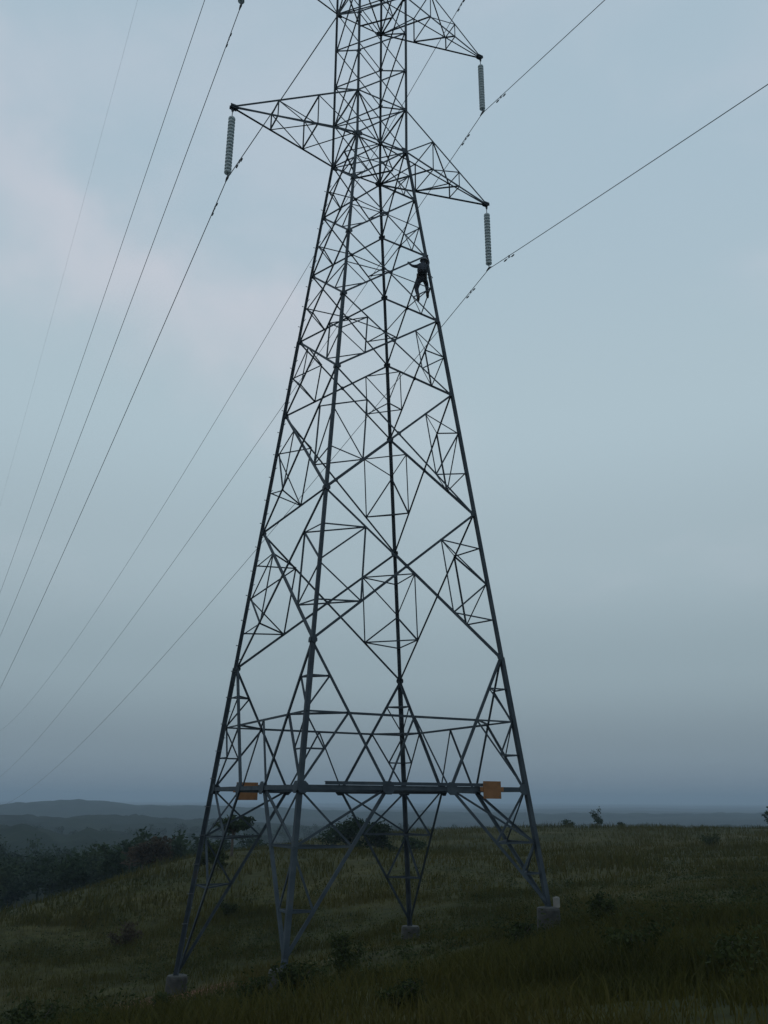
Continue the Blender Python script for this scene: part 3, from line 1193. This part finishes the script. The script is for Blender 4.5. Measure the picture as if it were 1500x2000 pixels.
bm = bmesh.new()
add_lathe(bm, [(.150, -.012), (.152, .000), (.122, .004), (.120, .050), (.095, .100), (.050, .128), (.012, .134)], 20, (.095, .09, .80))
worn('helmet', bm, M_HELMET)
bm = bmesh.new()
add_lathe(bm, [(.175, -.045), (.190, -.03), (.190, .03), (.175, .045)], 20, (.01, .015, .10))
add_box(bm, (-.13, -.10, .02), (.10, .08, .16))
add_box(bm, (.15, -.08, .03), (.08, .09, .14))
worn('tool_belt', bm, M_BELT)
bm = bmesh.new()
add_box(bm, (.02, -.20, .24), (.34, .17, .42))
add_box(bm, (.02, -.29, .17), (.24, .05, .20))
bmesh.ops.bevel(bm, geom=list(bm.edges), offset=.045, segments=3, affect='EDGES')
worn('backpack', bm, M_CLOTH)
bm = bmesh.new()
add_tube(bm, [(.02, -.13, .30), (-.01, -.14, .42), (-.10, -.07, .55), (-.10, .02, .60)], .016, 6)
add_tube(bm, [(.02, -.13, .30), (.03, -.14, .42), (.11, -.05, .55), (.11, .03, .60)], .016, 6)
add_tube(bm, [(-.05, -.13, .13), (.02, -.14, .28), (.09, -.12, .13)], .016, 6)
worn('harness', bm, M_BELT)
bm = bmesh.new()
add_tube(bm, [(.10, -.10, .10), (.30, -.14, .03), (.40, .05, .05), (.36, .20, .12), (.16, .15, .12)], .012, 6)
worn('lanyard', bm, M_BELT)
for sd in 'lr':
    he, to, an = (Vector(JN[k + sd][:3]) for k in ('he_', 'to_', 'an_'))
    bm = bmesh.new()
    add_tube(bm, [an + Vector((0, 0, .06)), an, he + Vector((0, -.02, .01))], [.066, .062, .060], 10)
    add_tube(bm, [he + Vector((0, -.05, -.005)), lerp(he, to, .55), to + Vector((0, .03, 0))], [.056, .058, .042], 10)
    worn('boot', bm, M_BOOT)
bm = bmesh.new()       # face: nose, brow and ears on the head, turned in to the steel
hd = Vector(JN['head'][:3])
add_tube(bm, [hd + Vector((.02, .085, .03)), hd + Vector((.03, .115, -.01)), hd + Vector((.025, .098, -.025))], [.010, .016, .012], 8)
add_tube(bm, [hd + Vector((-.01, .092, -.055)), hd + Vector((.05, .090, -.055))], .008, 6)
for e in (-1, 1):
    add_tube(bm, [hd + Vector((e * .088, .01, .02)), hd + Vector((e * .096, .0, .0)), hd + Vector((e * .088, .01, -.025))], [.012, .018, .012], 8)
    add_tube(bm, [hd + Vector((.02 + e * .032, .090, .022)), hd + Vector((.02 + e * .032, .100, .022))], .011, 8)
worn('face', bm, M_SKIN)

# ------------------------------------------------------------------ trees and shrubs
def P_st(s, t_):
    x, y = st_xy(s, t_)
    return float(x), float(y)


x, y = P_st(70, -11.6)
tree('tree', 'small dark round-crowned tree behind the left tower leg', 'tree', x, y, 3.3, 1.55, .85, .10, .16, 1500, M_TREE, 51, 'small trees behind the tower')
x, y = P_st(60, -11.1)
tree('tree', 'low bushy tree below the round-crowned tree by the left leg', 'tree', x, y, 1.7, 1.2, .75, .07, .12, 1000, M_LEAF, 52, 'small trees behind the tower')
x, y = P_st(80, -3.2)
tree('bush', 'broad dark thicket in the middle behind the tower, left mass', 'bush', x, y, 3.0, 2.1, 1.45, .12, .16, 2600, M_TREE, 53, 'thicket behind the tower', parts=('stem', 'foliage'))
x, y = P_st(79, -.6)
tree('bush', 'broad dark thicket in the middle behind the tower, right mass', 'bush', x, y, 2.5, 1.9, 1.25, .12, .15, 2400, M_TREE, 54, 'thicket behind the tower', parts=('stem', 'foliage'))
x, y = P_st(80, 2.8)
tree('bush', 'low bush right of the thicket, behind the far tower leg', 'bush', x, y, 1.5, 1.4, .75, .08, .13, 900, M_TREE, 55, 'thicket behind the tower', parts=('stem', 'foliage'))
x, y = P_st(128, 30.6)
tree('tree', 'lone thin tree on the right skyline', 'tree', x, y, 2.9, .8, 1.15, .06, .15, 420, M_TREE, 56, 'small trees on the right skyline')
x, y = P_st(128, 26.4)
tree('tree', 'low scrub tree on the skyline just right of the tower', 'tree', x, y, 1.4, 1.1, .6, .06, .15, 420, M_TREE, 57, 'small trees on the right skyline')
x, y = P_st(128, 34.2)
tree('tree', 'lowest scrub tree right of the lone skyline tree', 'tree', x, y, 1.15, .9, .5, .06, .14, 360, M_TREE, 58, 'small trees on the right skyline')
x, y = P_st(120, 52.6)
tree('tree', 'dark round tree cut by the right picture edge', 'tree', x, y, 3.1, 1.9, 1.2, .12, .18, 1300, M_TREE, 59)
x, y = P_st(82, -21.5)
tree('tree', 'russet-brown tree at the edge of the left woodland', 'tree', x, y, 3.5, 2.2, 1.3, .12, .18, 1700, M_LEAFR, 60, 'trees at the woodland edge')

SH = [  # label, s, t, height, radius, leaf, n, russet?, seed
    ('bushy dark shrub in the middle foreground between near and far legs', 20.0, -.75, .90, .60, .042, 1600, 0, 71),
    ('tall weedy shrub left of the bushy middle shrub', 18.4, -1.75, .75, .55, .045, 1200, 0, 72),
    ('dark shrub at the bottom centre edge', 13.6, .35, .42, .50, .032, 1300, 0, 73),
    ('shrub hiding the base of the near tower leg', 18.6, -2.55, .45, .45, .034, 1100, 0, 74),
    ('spreading shrub left of the right footing', 20.6, 2.9, .60, .55, .042, 1000, 0, 75),
    ('leafy shrub in the right foreground below the footing', 15.6, 4.1, .80, .62, .046, 1400, 0, 76),
    ('dark shrub right of the pale-block footing', 24.2, 5.7, .85, .60, .050, 1100, 0, 77),
    ('low shrub at the lower right corner', 13.4, 4.9, .50, .60, .040, 1100, 0, 79),
    ('small shrub in front of the left footing', 22.8, -5.2, .45, .45, .040, 800, 0, 80),
    ('dark shrub near the lower left corner', 18.2, -6.6, .70, .55, .046, 1100, 0, 81),
    ('brownish shrub on the left slope beyond the left footing', 40, -11.0, .95, .85, .06, 1000, 1, 82),
    ('low dark shrub just beyond the left leg', 46, -7.6, .80, .80, .06, 900, 0, 83),
    ('broad scrub patch high on the right slope', 78, 28.5, 1.0, 1.5, .08, 1000, 0, 85),
]
for lb, s, t_, h, rx, lf, n, rus, sd in SH:
    x, y = P_st(s, t_)
    shrub(lb, x, y, h, rx, lf, n, M_LEAFR if rus else M_LEAF, sd)

# ground weeds among the grass (stuff): small leafy tufts, thickest in patches
r_ = np.random.default_rng(99)
n = 5200
s = 8 + 50 * r_.random(n) ** 1.2
t_ = (r_.random(n) * 2 - 1) * (.54 * s + 2)
keep = (vnoise(s, t_, 1 / 3.2, 61) + .6 * vnoise(s, t_, 1 / 9., 62)) > .02
s, t_ = s[keep], t_[keep]
x, y = st_xy(s, t_)
z = ground_st(s, t_)
per = 22
rr = .10 + .22 * r_.random(len(s))
hh = .18 + .42 * r_.random(len(s)) ** 1.5
c = np.repeat(np.stack([x, y, z], 1), per, 0)
o3 = r_.normal(size=(len(c), 3))
c[:, 0] += o3[:, 0] * np.repeat(rr, per) * .6
c[:, 1] += o3[:, 1] * np.repeat(rr, per) * .6
c[:, 2] += np.abs(o3[:, 2]) * .6 * np.repeat(hh, per)
v, f = leaf_cloud(len(c), lambda a, b_: c, .042, r_)
tag(put('weeds', mesh_np('weeds', v, f, M_LEAF, np.repeat(r_.random(len(s)), per)), (0, 0, 0)), 'low broad-leaved weeds scattered through the grass', 'weeds', kind='stuff')

# the wooded valley on the left and beyond the crest: one mass of tree crowns (stuff)


def wood(name, label, spots, hmin, hmax, leaf, per, seed, mat):
    r_ = np.random.default_rng(seed)
    V, F, T, base = [], [], [], 0
    for (s_, q_) in spots:
        h = hmin + (hmax - hmin) * r_.random()
        rx = h * (.30 + .16 * r_.random())
        rz = h * (.30 + .1 * r_.random())
        x, y = st_xy(s_, q_)
        z = float(ground_st(np.array([s_]), np.array([q_]))[0])
        lb = crown_lobes(r_, rx, rz, h - rz, 6)
        v, f = leaf_cloud(per, blob_points(lb), leaf * (.8 + s_ / 500.), r_)
        # a tapered three-sided trunk
        tv = []
        for zz, ra in ((0, .03 * h), (h * .75, .012 * h)):
            tv += [(ra * math.cos(a), ra * math.sin(a), zz) for a in (0, 2.1, 4.2)]
        tf = np.array([(0, 1, 4, 3), (1, 2, 5, 4), (2, 0, 3, 5)])
        v = np.concatenate([v, np.array(tv)]) + np.array([x, y, z])
        f = np.concatenate([f, tf + per * 4])
        V.append(v)
        F.append(f + base)
        T.append(np.clip(r_.random() * .8 + .2 * r_.random(len(f)), 0, 1))
        base += len(v)
    me_ = mesh_np(name, np.concatenate(V), np.concatenate(F), mat, np.concatenate(T))
    return tag(put(name, me_, (0, 0, 0)), label, 'woodland', kind='stuff')


r_ = np.random.default_rng(123)
sp = []
while len(sp) < 760:
    s_ = 92 + 190 * r_.random()
    q_ = -(8 + 150 * r_.random())
    lim = np.interp(s_, [55, 95, 110, 140, 190, 280], [-31, -25, -22, -20, -18, -16])
    if q_ < lim and q_ > -.62 * s_ - 10:
        sp.append((s_, q_))
wood('woodland', 'dark woodland filling the hollow at the left below the pasture edge', sp, 3.5, 7.0, .30, 320, 5, M_TREE)
sp = []
while len(sp) < 620:
    s_ = 190 + 620 * r_.random()
    q_ = (r_.random() * 1.25 - .65) * s_
    if (q_ < -25 or s_ > 300) and vnoise(np.array([s_]), np.array([q_]), 1 / 70., 77)[0] > -.12:
        sp.append((s_, q_))
wood('woodland', 'hazy woods on the low land beyond the crest', sp, 7, 12, .36, 170, 6, M_TREE)

# ------------------------------------------------------------------ haze
HZ, t, b = material('evening_haze')
t.nodes.remove(b)
pv = nd(t, 'ShaderNodeVolumePrincipled')
pv.inputs['Color'].default_value = (.65, .80, .94, 1)
pv.inputs['Density'].default_value = .00037
pv.inputs['Anisotropy'].default_value = .0
t.links.new(pv.outputs[0], t.nodes['Material Output'].inputs['Volume'])
bm = bmesh.new()
add_box(bm, (0, 0, 0), (1, 1, 1))
me = bm_mesh('haze', bm, HZ)
o = put('haze', me, (0, 0, -14))
o.scale = (24000, 24000, 132)
tag(o, 'thin evening haze over the whole valley', 'haze', kind='stuff')
